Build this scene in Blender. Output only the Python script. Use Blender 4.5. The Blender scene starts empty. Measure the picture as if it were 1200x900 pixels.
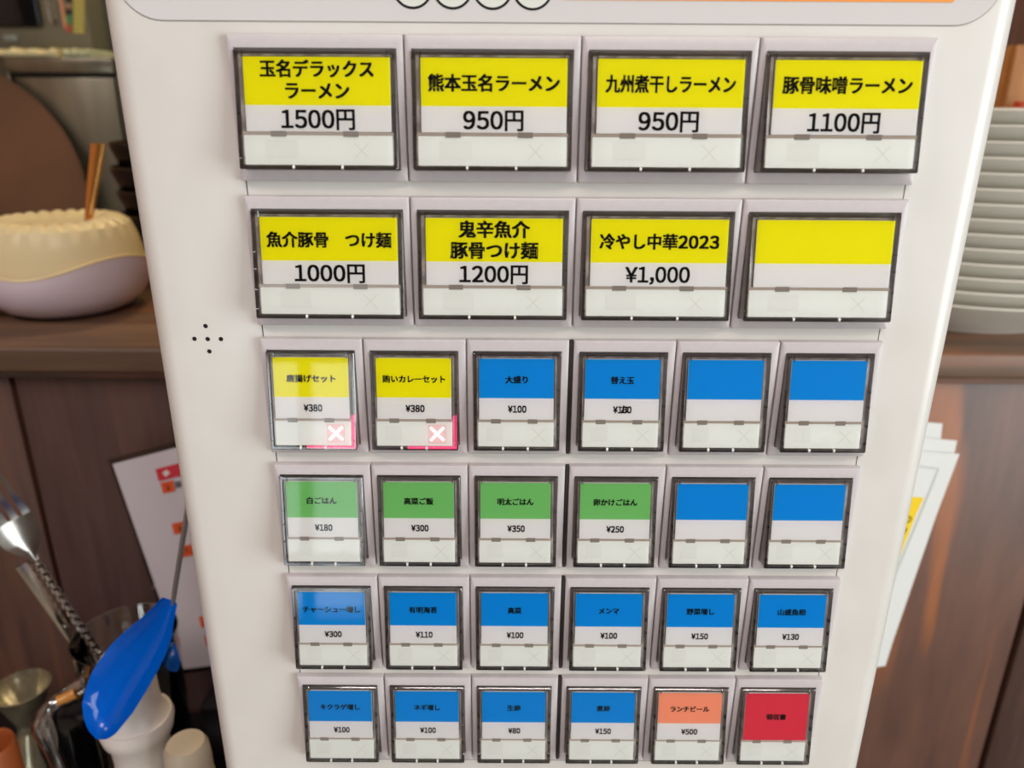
import bpy, bmesh, math, random
from mathutils import Vector, Matrix
random.seed(7)
PI = math.pi
S = bpy.context.scene
COL = S.collection

# ------------------------------------------------------------------ camera
CAM = Vector((-0.02292, -0.28151, 0.1)); FPX = 900.0
PIT, YAW, ROLL = 0.350985, 0.000596, 0.006517
fw = Vector((math.sin(YAW)*math.cos(PIT), math.cos(YAW)*math.cos(PIT), -math.sin(PIT)))
r0 = fw.cross(Vector((0, 0, 1))).normalized(); u0 = r0.cross(fw)
rt = r0*math.cos(ROLL)+u0*math.sin(ROLL); up = rt.cross(fw)
cd = bpy.data.cameras.new('camera'); cam = bpy.data.objects.new('camera', cd); COL.objects.link(cam)
cam.matrix_world = Matrix(((rt.x, up.x, -fw.x, CAM.x), (rt.y, up.y, -fw.y, CAM.y), (rt.z, up.z, -fw.z, CAM.z), (0, 0, 0, 1)))
cd.sensor_width = 36; cd.lens = 36*FPX/1200; cd.clip_start = 0.01
cd.dof.use_dof = True; cd.dof.focus_distance = 0.315; cd.dof.aperture_fstop = 9.0
S.camera = cam

# ------------------------------------------------------------------ light
S.view_settings.view_transform = 'Standard'; S.view_settings.look = 'None'
S.view_settings.gamma = 1; S.view_settings.use_curve_mapping = False
S.view_settings.exposure = 0.22
w = bpy.data.worlds.new('world'); S.world = w; w.use_nodes = True
w.node_tree.nodes['Background'].inputs[0].default_value = (0.75, 0.88, 1.0, 1)
w.node_tree.nodes['Background'].inputs[1].default_value = 1.5
def area(name, loc, aim, sx, sy, power, col):
    l = bpy.data.lights.new(name, 'AREA'); l.shape = 'RECTANGLE'; l.size = sx; l.size_y = sy
    l.energy = power; l.color = col
    o = bpy.data.objects.new(name, l); COL.objects.link(o); o.location = loc
    o.rotation_euler = (Vector(aim)-Vector(loc)).to_track_quat('-Z', 'Y').to_euler()
    return o
FLOOR = -1.15; CEIL = 1.35
area('window_daylight', (2.04, -1.5, 0.15), (0, -1.5, 0.15), 1.8, 1.7, 56, (0.93, 1.0, 0.97))
area('door_daylight', (-0.80, -2.55, -0.52), (-0.80, 0, -0.52), 0.50, 0.95, 4.2, (0.90, 0.99, 1.0))
area('ceiling_lamp', (0.15, -1.3, CEIL-0.07), (0.15, -1.3, 0), 1.2, 0.5, 20, (1.0, 0.89, 0.84))
area('side_fill', (-1.25, -0.7, CEIL-0.07), (-1.0, -0.1, 0), 0.5, 0.5, 8, (1.0, 0.93, 0.95))  # unseen fill light added to brighten the bowl and shelf at left
area('kitchen_lamp', (-0.15, 0.95, 1.15), (-0.15, 0.95, 0), 0.25, 0.12, 6.5, (1.0, 0.72, 0.33))

# ------------------------------------------------------------------ helpers
def at(u, v, Y):
    d = fw + rt*((u-600)/FPX) - up*((v-450)/FPX)
    return CAM + d*((Y-CAM.y)/d.y)
def atz(u, v, Z):
    d = fw + rt*((u-600)/FPX) - up*((v-450)/FPX)
    return CAM + d*((Z-CAM.z)/d.z)
def lin(c):
    c /= 255.0
    return c/12.92 if c <= 0.04045 else ((c+0.055)/1.055)**2.4
def rgb(r, g, b): return (lin(r), lin(g), lin(b), 1)
def mat(name, col, rough=0.5, metal=0.0, spec=0.5, emit=None, es=0.0, coat=0.0):
    m = bpy.data.materials.new(name); m.use_nodes = True
    b = m.node_tree.nodes['Principled BSDF']
    b.inputs['Base Color'].default_value = col; b.inputs['Roughness'].default_value = rough
    b.inputs['Metallic'].default_value = metal; b.inputs['Specular IOR Level'].default_value = spec
    b.inputs['Coat Weight'].default_value = coat
    if emit: b.inputs['Emission Color'].default_value = emit; b.inputs['Emission Strength'].default_value = es
    return m
def noisy(name, c1, c2, scale=20, rough=0.5, metal=0.0, stretch=(1, 1, 1), bump=0.0, detail=4, lo=0.35, hi=0.65):
    m = mat(name, c1, rough, metal); nt = m.node_tree; b = nt.nodes['Principled BSDF']
    tc = nt.nodes.new('ShaderNodeTexCoord'); mp = nt.nodes.new('ShaderNodeMapping'); mp.inputs['Scale'].default_value = stretch
    n = nt.nodes.new('ShaderNodeTexNoise'); n.inputs['Scale'].default_value = scale; n.inputs['Detail'].default_value = detail
    cr = nt.nodes.new('ShaderNodeValToRGB'); cr.color_ramp.elements[0].color = c1; cr.color_ramp.elements[1].color = c2
    cr.color_ramp.elements[0].position = lo; cr.color_ramp.elements[1].position = hi
    nt.links.new(tc.outputs['Object'], mp.inputs[0]); nt.links.new(mp.outputs[0], n.inputs['Vector'])
    nt.links.new(n.outputs[0], cr.inputs[0]); nt.links.new(cr.outputs[0], b.inputs['Base Color'])
    if bump:
        bp = nt.nodes.new('ShaderNodeBump'); bp.inputs['Strength'].default_value = bump; bp.inputs['Distance'].default_value = 0.001
        nt.links.new(n.outputs[0], bp.inputs['Height']); nt.links.new(bp.outputs[0], b.inputs['Normal'])
    return m
def wood(name, dark, mid, orange, st, rough=0.45):
    m = mat(name, dark, rough); nt = m.node_tree; b = nt.nodes['Principled BSDF']; L = nt.links.new
    tc = nt.nodes.new('ShaderNodeTexCoord')
    mp = nt.nodes.new('ShaderNodeMapping'); mp.inputs['Scale'].default_value = st
    n1 = nt.nodes.new('ShaderNodeTexNoise'); n1.inputs['Scale'].default_value = 9; n1.inputs['Detail'].default_value = 6; n1.inputs['Distortion'].default_value = 0.6
    n2 = nt.nodes.new('ShaderNodeTexNoise'); n2.inputs['Scale'].default_value = 55; n2.inputs['Detail'].default_value = 3
    mp3 = nt.nodes.new('ShaderNodeMapping'); mp3.inputs['Scale'].default_value = tuple(s*(0.75 if s < 1 else 0.8) for s in st)
    mp3.inputs['Location'].default_value = (2.9, 0.4, 0.31)
    n3 = nt.nodes.new('ShaderNodeTexNoise'); n3.inputs['Scale'].default_value = 6; n3.inputs['Detail'].default_value = 2; n3.inputs['Distortion'].default_value = 0.9
    for mm, nn in ((mp, n1), (mp, n2), (mp3, n3)):
        L(mm.outputs[0], nn.inputs['Vector'])
    L(tc.outputs['Object'], mp.inputs[0]); L(tc.outputs['Object'], mp3.inputs[0])
    cr = nt.nodes.new('ShaderNodeValToRGB'); cr.color_ramp.elements[0].color = dark; cr.color_ramp.elements[1].color = mid
    cr.color_ramp.elements[0].position = 0.35; cr.color_ramp.elements[1].position = 0.66
    L(n1.outputs[0], cr.inputs[0])
    c3 = nt.nodes.new('ShaderNodeValToRGB'); c3.color_ramp.elements[0].color = (0, 0, 0, 1); c3.color_ramp.elements[1].color = (1, 1, 1, 1)
    c3.color_ramp.elements[0].position = 0.52; c3.color_ramp.elements[1].position = 0.62
    L(n3.outputs[0], c3.inputs[0])
    mx = nt.nodes.new('ShaderNodeMixRGB'); mx.inputs['Color2'].default_value = orange
    L(c3.outputs[0], mx.inputs['Fac']); L(cr.outputs[0], mx.inputs['Color1'])
    mg = nt.nodes.new('ShaderNodeMixRGB'); mg.blend_type = 'MULTIPLY'; mg.inputs['Fac'].default_value = 0.35
    L(mx.outputs[0], mg.inputs['Color1']); L(n2.outputs['Fac'], mg.inputs['Color2'])
    L(mg.outputs[0], b.inputs['Base Color'])
    return m
def clear(name, tint, ior=1.49, rough=0.02, extra=0.0):
    m = bpy.data.materials.new(name); m.use_nodes = True; nt = m.node_tree
    for n in list(nt.nodes):
        if n.type != 'OUTPUT_MATERIAL': nt.nodes.remove(n)
    out = [n for n in nt.nodes if n.type == 'OUTPUT_MATERIAL'][0]
    t = nt.nodes.new('ShaderNodeBsdfTransparent'); t.inputs[0].default_value = tint
    g = nt.nodes.new('ShaderNodeBsdfGlossy'); g.inputs['Roughness'].default_value = rough; g.inputs[0].default_value = (1, 1, 1, 1)
    f = nt.nodes.new('ShaderNodeFresnel'); f.inputs['IOR'].default_value = ior
    mx = nt.nodes.new('ShaderNodeMixShader')
    if extra:
        a = nt.nodes.new('ShaderNodeMath'); a.operation = 'ADD'; a.use_clamp = True; a.inputs[1].default_value = extra
        nt.links.new(f.outputs[0], a.inputs[0]); nt.links.new(a.outputs[0], mx.inputs[0])
    else: nt.links.new(f.outputs[0], mx.inputs[0])
    nt.links.new(t.outputs[0], mx.inputs[1]); nt.links.new(g.outputs[0], mx.inputs[2]); nt.links.new(mx.outputs[0], out.inputs[0])
    return m

def thing(name, label, cat, loc, group=None):
    o = bpy.data.objects.new(name, None); COL.objects.link(o); o.location = loc; o.empty_display_size = 0.02
    o['label'] = label; o['category'] = cat
    if group: o['group'] = group
    return o
def tag(o, label=None, cat=None, group=None, kind=None):
    if label: o['label'] = label
    if cat: o['category'] = cat
    if group: o['group'] = group
    if kind: o['kind'] = kind
    return o
def worldloc(o):
    v = Vector((0, 0, 0))
    while o: v = v+o.location; o = o.parent
    return v
def link(name, me, parent=None, loc=(0, 0, 0)):
    """loc is the world place of the mesh's own origin"""
    o = bpy.data.objects.new(name, me); COL.objects.link(o)
    if parent: o.parent = parent; o.location = Vector(loc)-worldloc(parent)
    else: o.location = loc
    return o
def mk(name, bm, mats, smooth=True, ang=35, recalc=True):
    if recalc: bmesh.ops.recalc_face_normals(bm, faces=bm.faces)
    me = bpy.data.meshes.new(name); bm.to_mesh(me); bm.free()
    for m in (mats if isinstance(mats, (list, tuple)) else [mats]): me.materials.append(m)
    if smooth:
        me.polygons.foreach_set('use_smooth', [True]*len(me.polygons))
        try: me.set_sharp_from_angle(angle=math.radians(ang))
        except Exception: pass
    return me
def obj(name, bm, mats, parent=None, loc=(0, 0, 0), **k):
    """bm vertices relative to loc"""
    return link(name, mk(name, bm, mats, **k), parent, loc)
def center_obj(name, bm, mats, parent=None, base=None, **k):
    """bm vertices in world coordinates; origin moved to the base centre"""
    if base is None:
        xs = [v.co for v in bm.verts]
        lo = Vector(min(c[i] for c in xs) for i in range(3)); hi = Vector(max(c[i] for c in xs) for i in range(3))
        base = Vector(((lo.x+hi.x)/2, (lo.y+hi.y)/2, lo.z))
    bmesh.ops.translate(bm, vec=-Vector(base), verts=bm.verts)
    return obj(name, bm, mats, parent, base, **k)
def box(bm, x0, x1, y0, y1, z0, z1, bev=0.0, seg=2, mi=0):
    r = bmesh.ops.create_cube(bm, size=1)
    vs = r['verts']
    for v in vs: v.co = Vector(((x0+x1)/2+v.co.x*(x1-x0), (y0+y1)/2+v.co.y*(y1-y0), (z0+z1)/2+v.co.z*(z1-z0)))
    fs = set(f for v in vs for f in v.link_faces)
    for f in fs: f.material_index = mi
    if bev:
        es = list(set(e for v in vs for e in v.link_edges))
        bmesh.ops.bevel(bm, geom=es, offset=bev, segments=seg, affect='EDGES', profile=0.5)
    return bm
def rrect(x0, x1, z0, z1, y, r, n=4):
    """rounded rectangle loop in the XZ plane; y may be a function of z"""
    pts = []
    for cx, cz, a0 in ((x1-r, z1-r, 0), (x0+r, z1-r, 90), (x0+r, z0+r, 180), (x1-r, z0+r, 270)):
        for k in range(n+1):
            a = math.radians(a0+90*k/n); x = cx+r*math.cos(a); z = cz+r*math.sin(a)
            pts.append(Vector((x, y(z) if callable(y) else y, z)))
    return pts
def loft(bm, loops, cap0=False, cap1=False, closed=True, mi=0):
    rows = [[bm.verts.new(p) for p in L] for L in loops]
    n = len(rows[0]); fs = []
    for a, b in zip(rows, rows[1:]):
        for i in range(n if closed else n-1):
            j = (i+1) % n
            try: f = bm.faces.new((a[i], a[j], b[j], b[i])); f.material_index = mi; fs.append(f)
            except ValueError: pass
    if cap0: bm.faces.new(rows[0][::-1]).material_index = mi
    if cap1: bm.faces.new(rows[-1]).material_index = mi
    return rows
def lathe(bm, prof, n=48, c=(0, 0, 0), M=None, zf=None, mi=0):
    c = Vector(c); rows = []
    for r, z in prof:
        row = []
        for k in range(n):
            a = 2*PI*k/n; rr, zz = (r, z) if zf is None else zf(r, z, a)
            p = Vector((rr*math.cos(a), rr*math.sin(a), zz))
            if M: p = M @ p
            row.append(p+c)
        rows.append(row)
    R = loft(bm, rows, mi=mi)
    if prof[0][0] < 1e-4+1e-6 or True:
        pass
    for row, first in ((R[0], True), (R[-1], False)):
        pr = prof[0] if first else prof[-1]
        if pr[0] <= 0.0006:
            bmesh.ops.contextual_create(bm, geom=row)
    return bm
def tube(bm, pts, r, n=10, caps=True, mi=0):
    pts = [Vector(p) for p in pts]; loops = []; prev = None
    for i, p in enumerate(pts):
        t = ((pts[min(i+1, len(pts)-1)]-pts[max(i-1, 0)])).normalized()
        if prev is None:
            a = Vector((0, 0, 1)) if abs(t.z) < 0.9 else Vector((1, 0, 0)); prev = t.cross(a).normalized()
        s = (prev-t*prev.dot(t)).normalized(); prev = s; q = t.cross(s)
        rr = r[i] if isinstance(r, (list, tuple)) else r
        loops.append([p+(s*math.cos(2*PI*k/n)+q*math.sin(2*PI*k/n))*rr for k in range(n)])
    loft(bm, loops, caps, caps, mi=mi); return bm
def bez(P, n=16):
    """Catmull-Rom through points"""
    P = [Vector(p) for p in P]; P = [P[0]*2-P[1]]+P+[P[-1]*2-P[-2]]; out = []
    for i in range(1, len(P)-2):
        for k in range(n):
            t = k/n; a, b, c, d = P[i-1:i+3]
            out.append(0.5*((2*b)+(c-a)*t+(2*a-5*b+4*c-d)*t*t+(3*b-a-3*c+d)*t**3))
    out.append(P[-2]); return out
def poly_plate(bm, pts, thick, mi=0):
    """planar polygon (world points) given a thickness away from the camera"""
    pts = [Vector(p) for p in pts]; n = (pts[1]-pts[0]).cross(pts[2]-pts[1]).normalized()
    if n.dot(CAM-pts[0]) < 0: n = -n
    a = [bm.verts.new(p) for p in pts]; b = [bm.verts.new(p-n*thick) for p in pts]
    bm.faces.new(a).material_index = mi; bm.faces.new(b[::-1]).material_index = mi
    for i in range(len(a)):
        j = (i+1) % len(a); bm.faces.new((a[i], b[i], b[j], a[j])).material_index = mi
    return bm

# text -> mesh points (flat print); digits and signs use the full-width glyphs, set close together
GL = {}
FW = {c: chr(ord(c)+0xFEE0) for c in '0123456789,'}; FW['¥'] = '￥'
def glyph(ch):
    if ch in GL: return GL[ch]
    cu = bpy.data.curves.new('t', 'FONT'); cu.body = FW.get(ch, ch); cu.size = 1.0; cu.resolution_u = 3
    o = bpy.data.objects.new('t', cu); COL.objects.link(o)
    bpy.context.view_layer.update()
    me = bpy.data.meshes.new_from_object(o.evaluated_get(bpy.context.evaluated_depsgraph_get()))
    GL[ch] = ([v.co.copy() for v in me.vertices], [tuple(p.vertices) for p in me.polygons])
    bpy.data.objects.remove(o); bpy.data.curves.remove(cu); bpy.data.meshes.remove(me)
    return GL[ch]
def text_mesh(txt, bold=0.02):
    vs, fs = [], []; x = 0
    for ch in txt:
        if ch in ' \u3000': x += 1.0; continue
        gv, gf = glyph(ch)
        narrow = ch in FW
        if narrow:
            a = min(v.x for v in gv); c = max(v.x for v in gv); adv = .32 if ch == ',' else .60+bold*1.3
            off = x+(adv-(c-a))/2-a
            if ch == ',': off = x+.06-a
        else: off = x; adv = 1.0
        d = bold*.8*(1.15 if narrow else 1)
        for sx, sy in ((-d, -d*.6), (d, -d*.6), (-d, d*.6), (d, d*.6)):
            k = len(vs); vs += [Vector((v.x+off+sx, v.y+sy, 0)) for v in gv]; fs += [tuple(i+k for i in f) for f in gf]
        x += adv
    return vs, fs
def put_text(bm, txt, cx, cz, width, height, yf, bold=0.02, full=None, mi=0, rot=None):
    """fit the ink of txt in width x height around (cx, cz) on the surface y=yf(z)"""
    vs, fs = text_mesh(txt, bold)
    if not vs: return
    x0 = min(v.x for v in vs); x1 = max(v.x for v in vs); z0 = min(v.y for v in vs); z1 = max(v.y for v in vs)
    sx = width/(x1-x0); sz = height/(z1-z0) if height else sx
    nv = []
    for v in vs:
        x = cx+(v.x-(x0+x1)/2)*sx; z = cz+(v.y-(z0+z1)/2)*sz
        nv.append(bm.verts.new((x, yf(z) if callable(yf) else yf, z)))
    for f in fs:
        try: bm.faces.new([nv[i] for i in f]).material_index = mi
        except ValueError: pass

# ------------------------------------------------------------------ materials
M = {}
M['body'] = noisy('machine_enamel', rgb(208, 205, 200), rgb(212, 209, 205), 30, 0.32)
M['body'].node_tree.nodes['Principled BSDF'].inputs['Coat Weight'].default_value = 0.25
M['body'].node_tree.nodes['Principled BSDF'].inputs['Coat Roughness'].default_value = 0.25
M['display'] = mat('display_plate', rgb(206, 203, 203), 0.22)
M['bezel'] = noisy('bezel_plastic', rgb(190, 183, 186), rgb(193, 187, 189), 300, 0.38)
M['well'] = mat('well_plastic', rgb(168, 158, 155), 0.35)
M['groove'] = mat('groove', rgb(38, 32, 32), 0.8)
M['ink'] = mat('ink', rgb(24, 22, 24), .6, 0, .12)
M['paper'] = mat('label_paper', rgb(240, 241, 242), .6, 0, .12)
M['yellow'] = mat('label_yellow', rgb(248, 244, 0), .6, 0, .12)
M['blue'] = mat('label_blue', rgb(0, 154, 238), .6, 0, .12)
M['green'] = mat('label_green', rgb(128, 206, 120), .6, 0, .12)
M['salmon'] = mat('label_salmon', rgb(255, 168, 134), .6, 0, .12)
M['red'] = mat('label_red', rgb(232, 62, 86), .6, 0, .12)
M['strip'] = mat('strip_plastic', rgb(248, 254, 250), 0.4)
M['offmark'] = mat('off_mark', rgb(236, 238, 232), 0.4)
M['offpatch'] = mat('off_patch', rgb(243, 248, 244), 0.4)
M['litcross'] = mat('lit_cross', rgb(255, 200, 200), 0.4, emit=(1.0, 0.62, 0.64, 1), es=0.95)
M['halo'] = mat('painted_halo', rgb(246, 222, 223), 0.4, emit=(1.0, 0.25, 0.3, 1), es=0.03)  # pink halo of the lit cross, painted as a flat square
M['glow'] = mat('red_lamp_light', rgb(255, 60, 120), 0.3, emit=(1.0, 0.06, 0.20, 1), es=0.95)
M['clear'] = clear('clear_plastic', (1, 1, 1, 1), 1.36, 0.03)
M['edge'] = clear('clear_plastic_edge', (0.90, 0.885, 0.875, 1), 1.5, 0.10, 0.05)
M['hinge'] = mat('hinge_plastic', rgb(186, 172, 160), 0.2)
M['hinge_tab'] = mat('hinge_tab', rgb(150, 142, 134), 0.2)
M['ledge'] = noisy('ledge_painted_glints', rgb(136, 128, 125), rgb(182, 174, 170), 130, 0.12, 0.0, (1, 1, 1), 0, 2, .42, .58)  # light and dark streaks painted in for the glints of clear plastic
M['nub'] = mat('clear_nub', rgb(235, 235, 230), 0.15)

# ------------------------------------------------------------------ room shell
def struct(name, bm, m, **k): return tag(obj(name, bm, m, **k), kind='structure')
WALLM = noisy('plaster_wall', rgb(178, 166, 152), rgb(186, 174, 160), 8, 0.85)
X0, X1, Y0, Y1 = -2.0, 2.1, -2.6, 2.2
b = bmesh.new(); box(b, X0-.1, X1+.1, Y0-.1, Y1+.1, FLOOR-.05, FLOOR); struct('floor', b, noisy('floor_tile', rgb(120, 105, 92), rgb(140, 124, 108), 6, 0.5), smooth=False)
b = bmesh.new(); box(b, X0-.1, X1+.1, Y0-.1, Y1+.1, CEIL, CEIL+.05); struct('ceiling', b, noisy('ceiling_paint', rgb(205, 192, 176), rgb(212, 200, 186), 5, 0.9), smooth=False)
b = bmesh.new(); box(b, X0-.1, X0, Y0, Y1, FLOOR, CEIL); struct('wall_left', b, noisy('warm_wall', rgb(176, 140, 122), rgb(186, 150, 130), 8, 0.8), smooth=False)
b = bmesh.new(); box(b, X0-.1, X1+.1, Y1, Y1+.1, FLOOR, CEIL); struct('wall_back', b, noisy('kitchen_wall', rgb(112, 104, 80), rgb(96, 90, 72), 3, 0.7), smooth=False)
b = bmesh.new()   # right wall with window opening
for (ya, yb, za, zb) in ((Y0, -2.4, FLOOR, CEIL), (-0.6, Y1, FLOOR, CEIL), (-2.4, -0.6, FLOOR, -0.7), (-2.4, -0.6, 1.0, CEIL)): box(b, X1, X1+.1, ya, yb, za, zb)
struct('wall_right', b, WALLM, smooth=False)
b = bmesh.new()   # wall behind the viewer with door and shop window
for (xa, xb, za, zb) in ((X0, -1.05, FLOOR, CEIL), (-0.55, X1, FLOOR, CEIL), (-1.05, -0.55, -0.04, CEIL)):
    box(b, xa, xb, Y0-.1, Y0, za, zb)
struct('wall_front', b, noisy('dark_wood_wall', rgb(62, 48, 42), rgb(74, 58, 50), 5, 0.8), smooth=False)
fm = mat('door_frame', rgb(92, 72, 60), 0.5)
b = bmesh.new()
for (xa, xb, za, zb) in ((-1.07, -1.03, FLOOR, -0.02), (-0.57, -0.53, FLOOR, -0.02), (-1.03, -0.57, -0.06, -0.02), (-1.03, -0.57, FLOOR, FLOOR+.12), (-0.80, -0.755, FLOOR+.12, -0.06), (-1.03, -0.57, -0.80, -0.77)):
    box(b, xa, xb, Y0+.07, Y0+.11, za, zb)
struct('door_1', b, fm, smooth=False)
b = bmesh.new()
for (ya, yb, za, zb) in ((-2.42, -2.38, -.72, 1.02), (-.62, -.58, -.72, 1.02), (-1.52, -1.48, -.72, 1.02), (-2.42, -.58, 1.0, 1.04), (-2.42, -.58, -.74, -.70)):
    box(b, X1-.11, X1-.07, ya, yb, za, zb)
struct('window_1', b, fm, smooth=False)

# ------------------------------------------------------------------ ticket machine
CT = -0.465   # top of the black counter
FP = 0.003   # machine front plane
mach = thing('ticket_machine', 'white meal ticket vending machine with six rows of square coloured buttons', 'ticket machine', (-0.008, 0.13, CT))
BX0, BX1 = -0.1627, 0.1482; BZ0, BZ1 = CT+.004, 0.26
b = bmesh.new(); loops = []
R_ = 0.009
loops.append(rrect(BX0, BX1, BZ0, BZ1, 0.25, 0.012, 6))
for k in range(0, 9):
    a = math.radians(90*k/8); ins = R_*(1-math.cos(a)); y = FP+R_*(1-math.sin(a))
    loops.append(rrect(BX0+ins, BX1-ins, BZ0+ins, BZ1-ins, y, 0.012, 6))
loft(b, loops, True, True)
body = obj('body', b, M['body'], mach, ang=60)
# display plate at the top with rounded lower corners
DZ0 = 0.1253
b = bmesh.new(); e = 0.0004
L0 = rrect(-0.1555, 0.1395, DZ0, 0.235, FP+.0005, 0.0145, 10); L1 = rrect(-0.1555, 0.1395, DZ0, 0.235, FP-e*.5, 0.0145, 10); L2 = rrect(-0.1553, 0.1393, DZ0+.0002, 0.2348, FP-e, 0.0143, 10)
loft(b, [L0, L1, L2], False, True); dp = obj('display_plate', b, M['display'], mach); dp['label'] = 'grey printed plate above the buttons'
b = bmesh.new()
Lo = rrect(-0.15575, 0.13975, DZ0-.00025, 0.23525, FP-.0001, 0.0147, 10); Li = rrect(-0.1555, 0.1395, DZ0, 0.235, FP-.0001, 0.0145, 10)
loft(b, [Lo, Li]); obj('plate_outline', b, mat('seam_grey', rgb(150, 140, 135), 0.7), mach, smooth=False)
# the row of four outlined circles and the orange stripe
circ_fill = mat('circle_fill', rgb(214, 216, 210), 0.3); 
for i in range(4):
    cx = at(484+46.7*i, 5, FP).x; r = 0.0069
    zc = at(484+46.7*i, 11.0+1.0*i*.55, FP).z+r; y = FP-e-.0001
    b = bmesh.new(); n = 48
    o_ = [Vector((cx+r*math.cos(2*PI*k/n), y, zc+r*math.sin(2*PI*k/n))) for k in range(n)]
    i_ = [Vector((cx+(r-.0008)*math.cos(2*PI*k/n), y, zc+(r-.0008)*math.sin(2*PI*k/n))) for k in range(n)]
    rows = loft(b, [o_, i_], mi=0); f = b.faces.new(rows[-1]); f.material_index = 1
    obj('printed_circle', b, [M['ink'], circ_fill], dp, smooth=False)
b = bmesh.new(); zs = at(880, 1.5, FP).z
loft(b, [rrect(-0.006, 0.1235, zs, 0.15, FP-e-.00015, 0.0006, 3)], cap0=True)
obj('orange_stripe', b, mat('orange_print', rgb(236, 150, 70), 0.35), dp, smooth=False)
# button board outline (thin dark seam), proud board
PX0, PX1, PZ0, PZ1 = -0.1186, 0.1182, -0.1962, 0.1210
b = bmesh.new(); loft(b, [rrect(PX0, PX1, PZ0, PZ1, FP-.0002, 0.001, 3)], cap0=True)
obj('button_board', b, mat('board_enamel', rgb(212, 208, 203), 0.35), mach, smooth=False)
b = bmesh.new(); g = .00035
loft(b, [rrect(PX0-g, PX1+g, PZ0-g, PZ1+g, FP-.00015, 0.0012, 3), rrect(PX0, PX1, PZ0, PZ1, FP-.00025, 0.001, 3)])
obj('board_seam', b, M['groove'], mach, smooth=False)
for r_g in range(2, 6):
    zg = 0.12147-.05333*r_g; b = bmesh.new(); box(b, -.00065, .00065, .0004, FP-.0001, zg-.0480, zg-.0004)
    obj('board_gap', b, M['groove'], mach, smooth=False)
# speaker holes
for du, dv in ((241, 382), (228, 397), (243.5, 397.3), (259, 397.3), (245.5, 411.7)):
    p = at(du, dv, FP); b = bmesh.new(); n = 16
    fr = [Vector((.00088*math.cos(2*PI*k/n), -.0001, .00088*math.sin(2*PI*k/n))) for k in range(n)]
    loft(b, [fr], cap0=True); obj('speaker_hole', b, mat('hole_black', rgb(12, 10, 10), 0.9) if 'hb' not in M else M['hb'], mach, (p.x, FP, p.z), smooth=False)

# ---- buttons. local frame: x from the bezel's left edge, z = -offset from its top, y forward is negative
H = 0.0483; YB = 0.0
def capy(z):       # front plane of the clear cap: wedge that stands out at the bottom
    o = -z; return -0.0009-(o-.005)/.0385*.0058
def laby(z): return capy(z)+.0006
def geom(W):
    wide = W > .05
    return dict(ox0=.0024 if wide else .0025, ox1=W-.0026 if wide else W-.0032, lx0=.0056 if wide else .0049, lx1=W-.0047 if wide else W-.0059,
                sx0=.0044 if wide else .0045, sx1=W-.0044 if wide else W-.0057)
LT, BB, LB, ST, SB = -.0073, -.0227, -.0312, -.0324, -.0421
def bezel_mesh(W):
    g = geom(W); b = bmesh.new(); w0 = .00015; x0, x1, z0, z1 = w0, W-w0, -H, 0
    def rr(i, y, r): return rrect(x0+i, x1-i, z0+i, z1-i, y, r, 3)
    def op(i, y, r): return rrect(g['ox0']+i, g['ox1']-i, -.0442+i, -.0046-i, y, r, 3)
    loft(b, [rr(0, FP, .0005), rr(.0001, .0009, .0005), rr(.00025, .0003, .0006), rr(.0007, 0, .0005), op(-.0002, 0, .0004), op(0, .0002, .0003), op(0, .0026, .0003)])
    k = len(b.faces); loft(b, [op(0, .0026, .0003)], cap0=True, mi=1)
    return mk('menu_button', b, [M['bezel'], M['well']], ang=40)
def cap_mesh(W):   # clear wall around the inserts plus hinge knuckles at the corners
    g = geom(W); b = bmesh.new(); a0, a1 = g['ox0']+.00015, g['ox1']-.00015; t, bo = -.0051, -.0436
    def ring(i, y): return rrect(a0+i, a1-i, bo+i, t-i, y, .0006, 3)
    loft(b, [ring(0, .0024), ring(0, lambda z: capy(z)+.0003), ring(.0003, lambda z: capy(z)), ring(.0011, lambda z: capy(z)), ring(.0013, .0024)])
    lx0, lx1 = g['lx0']-.0004, g['lx1']+.0004
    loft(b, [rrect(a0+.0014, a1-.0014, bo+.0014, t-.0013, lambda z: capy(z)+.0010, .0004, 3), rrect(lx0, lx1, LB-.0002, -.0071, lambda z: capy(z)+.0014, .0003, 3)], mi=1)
    for sx in (a0+.0007, a1-.0007):      # moulded ribs on the side walls
        for zz in (-.0195, -.0255, -.0330, -.0400): box(b, sx-.0005, sx+.0005, capy(zz)-.00008, capy(zz)+.002, zz-.00016, zz+.00016)
    for xx in (a0+.0028, a1-.0032):     # little corner tabs
        box(b, xx, xx+.0004, capy(t)-.0003, 0, t-.0022, t-.0002)
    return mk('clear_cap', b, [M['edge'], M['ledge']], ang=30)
def pane_mesh(W):
    g = geom(W); b = bmesh.new(); loft(b, [rrect(g['ox0']+.0016, g['ox1']-.0016, -.0425, -.0062, lambda z: capy(z)-.0000, .0005, 3)], cap0=True)
    return mk('clear_pane', b, M['clear'], smooth=False)
def label_mesh(W, key):
    g = geom(W); b = bmesh.new(); x0, x1 = g['lx0'], g['lx1']
    def quad(za, zb, mi):
        f = b.faces.new([b.verts.new((x, laby(z), z)) for x, z in ((x0, za), (x1, za), (x1, zb), (x0, zb))]); f.material_index = mi
    mid = BB if key != 'red' else LB+.0001
    quad(LT, mid, 1); quad(mid, LB, 0)
    # sides back to the well
    for (xa, za), (xb, zb) in (((x0, LT), (x1, LT)), ((x1, LT), (x1, LB)), ((x1, LB), (x0, LB)), ((x0, LB), (x0, LT))):
        f = b.faces.new([b.verts.new(p) for p in ((xa, laby(za), za), (xb, laby(zb), zb), (xb, laby(zb)+.0009, zb), (xa, laby(za)+.0009, za))]); f.material_index = 0
    return mk('label_card', b, [M['paper'], M[key]], smooth=False, recalc=False)
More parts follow.
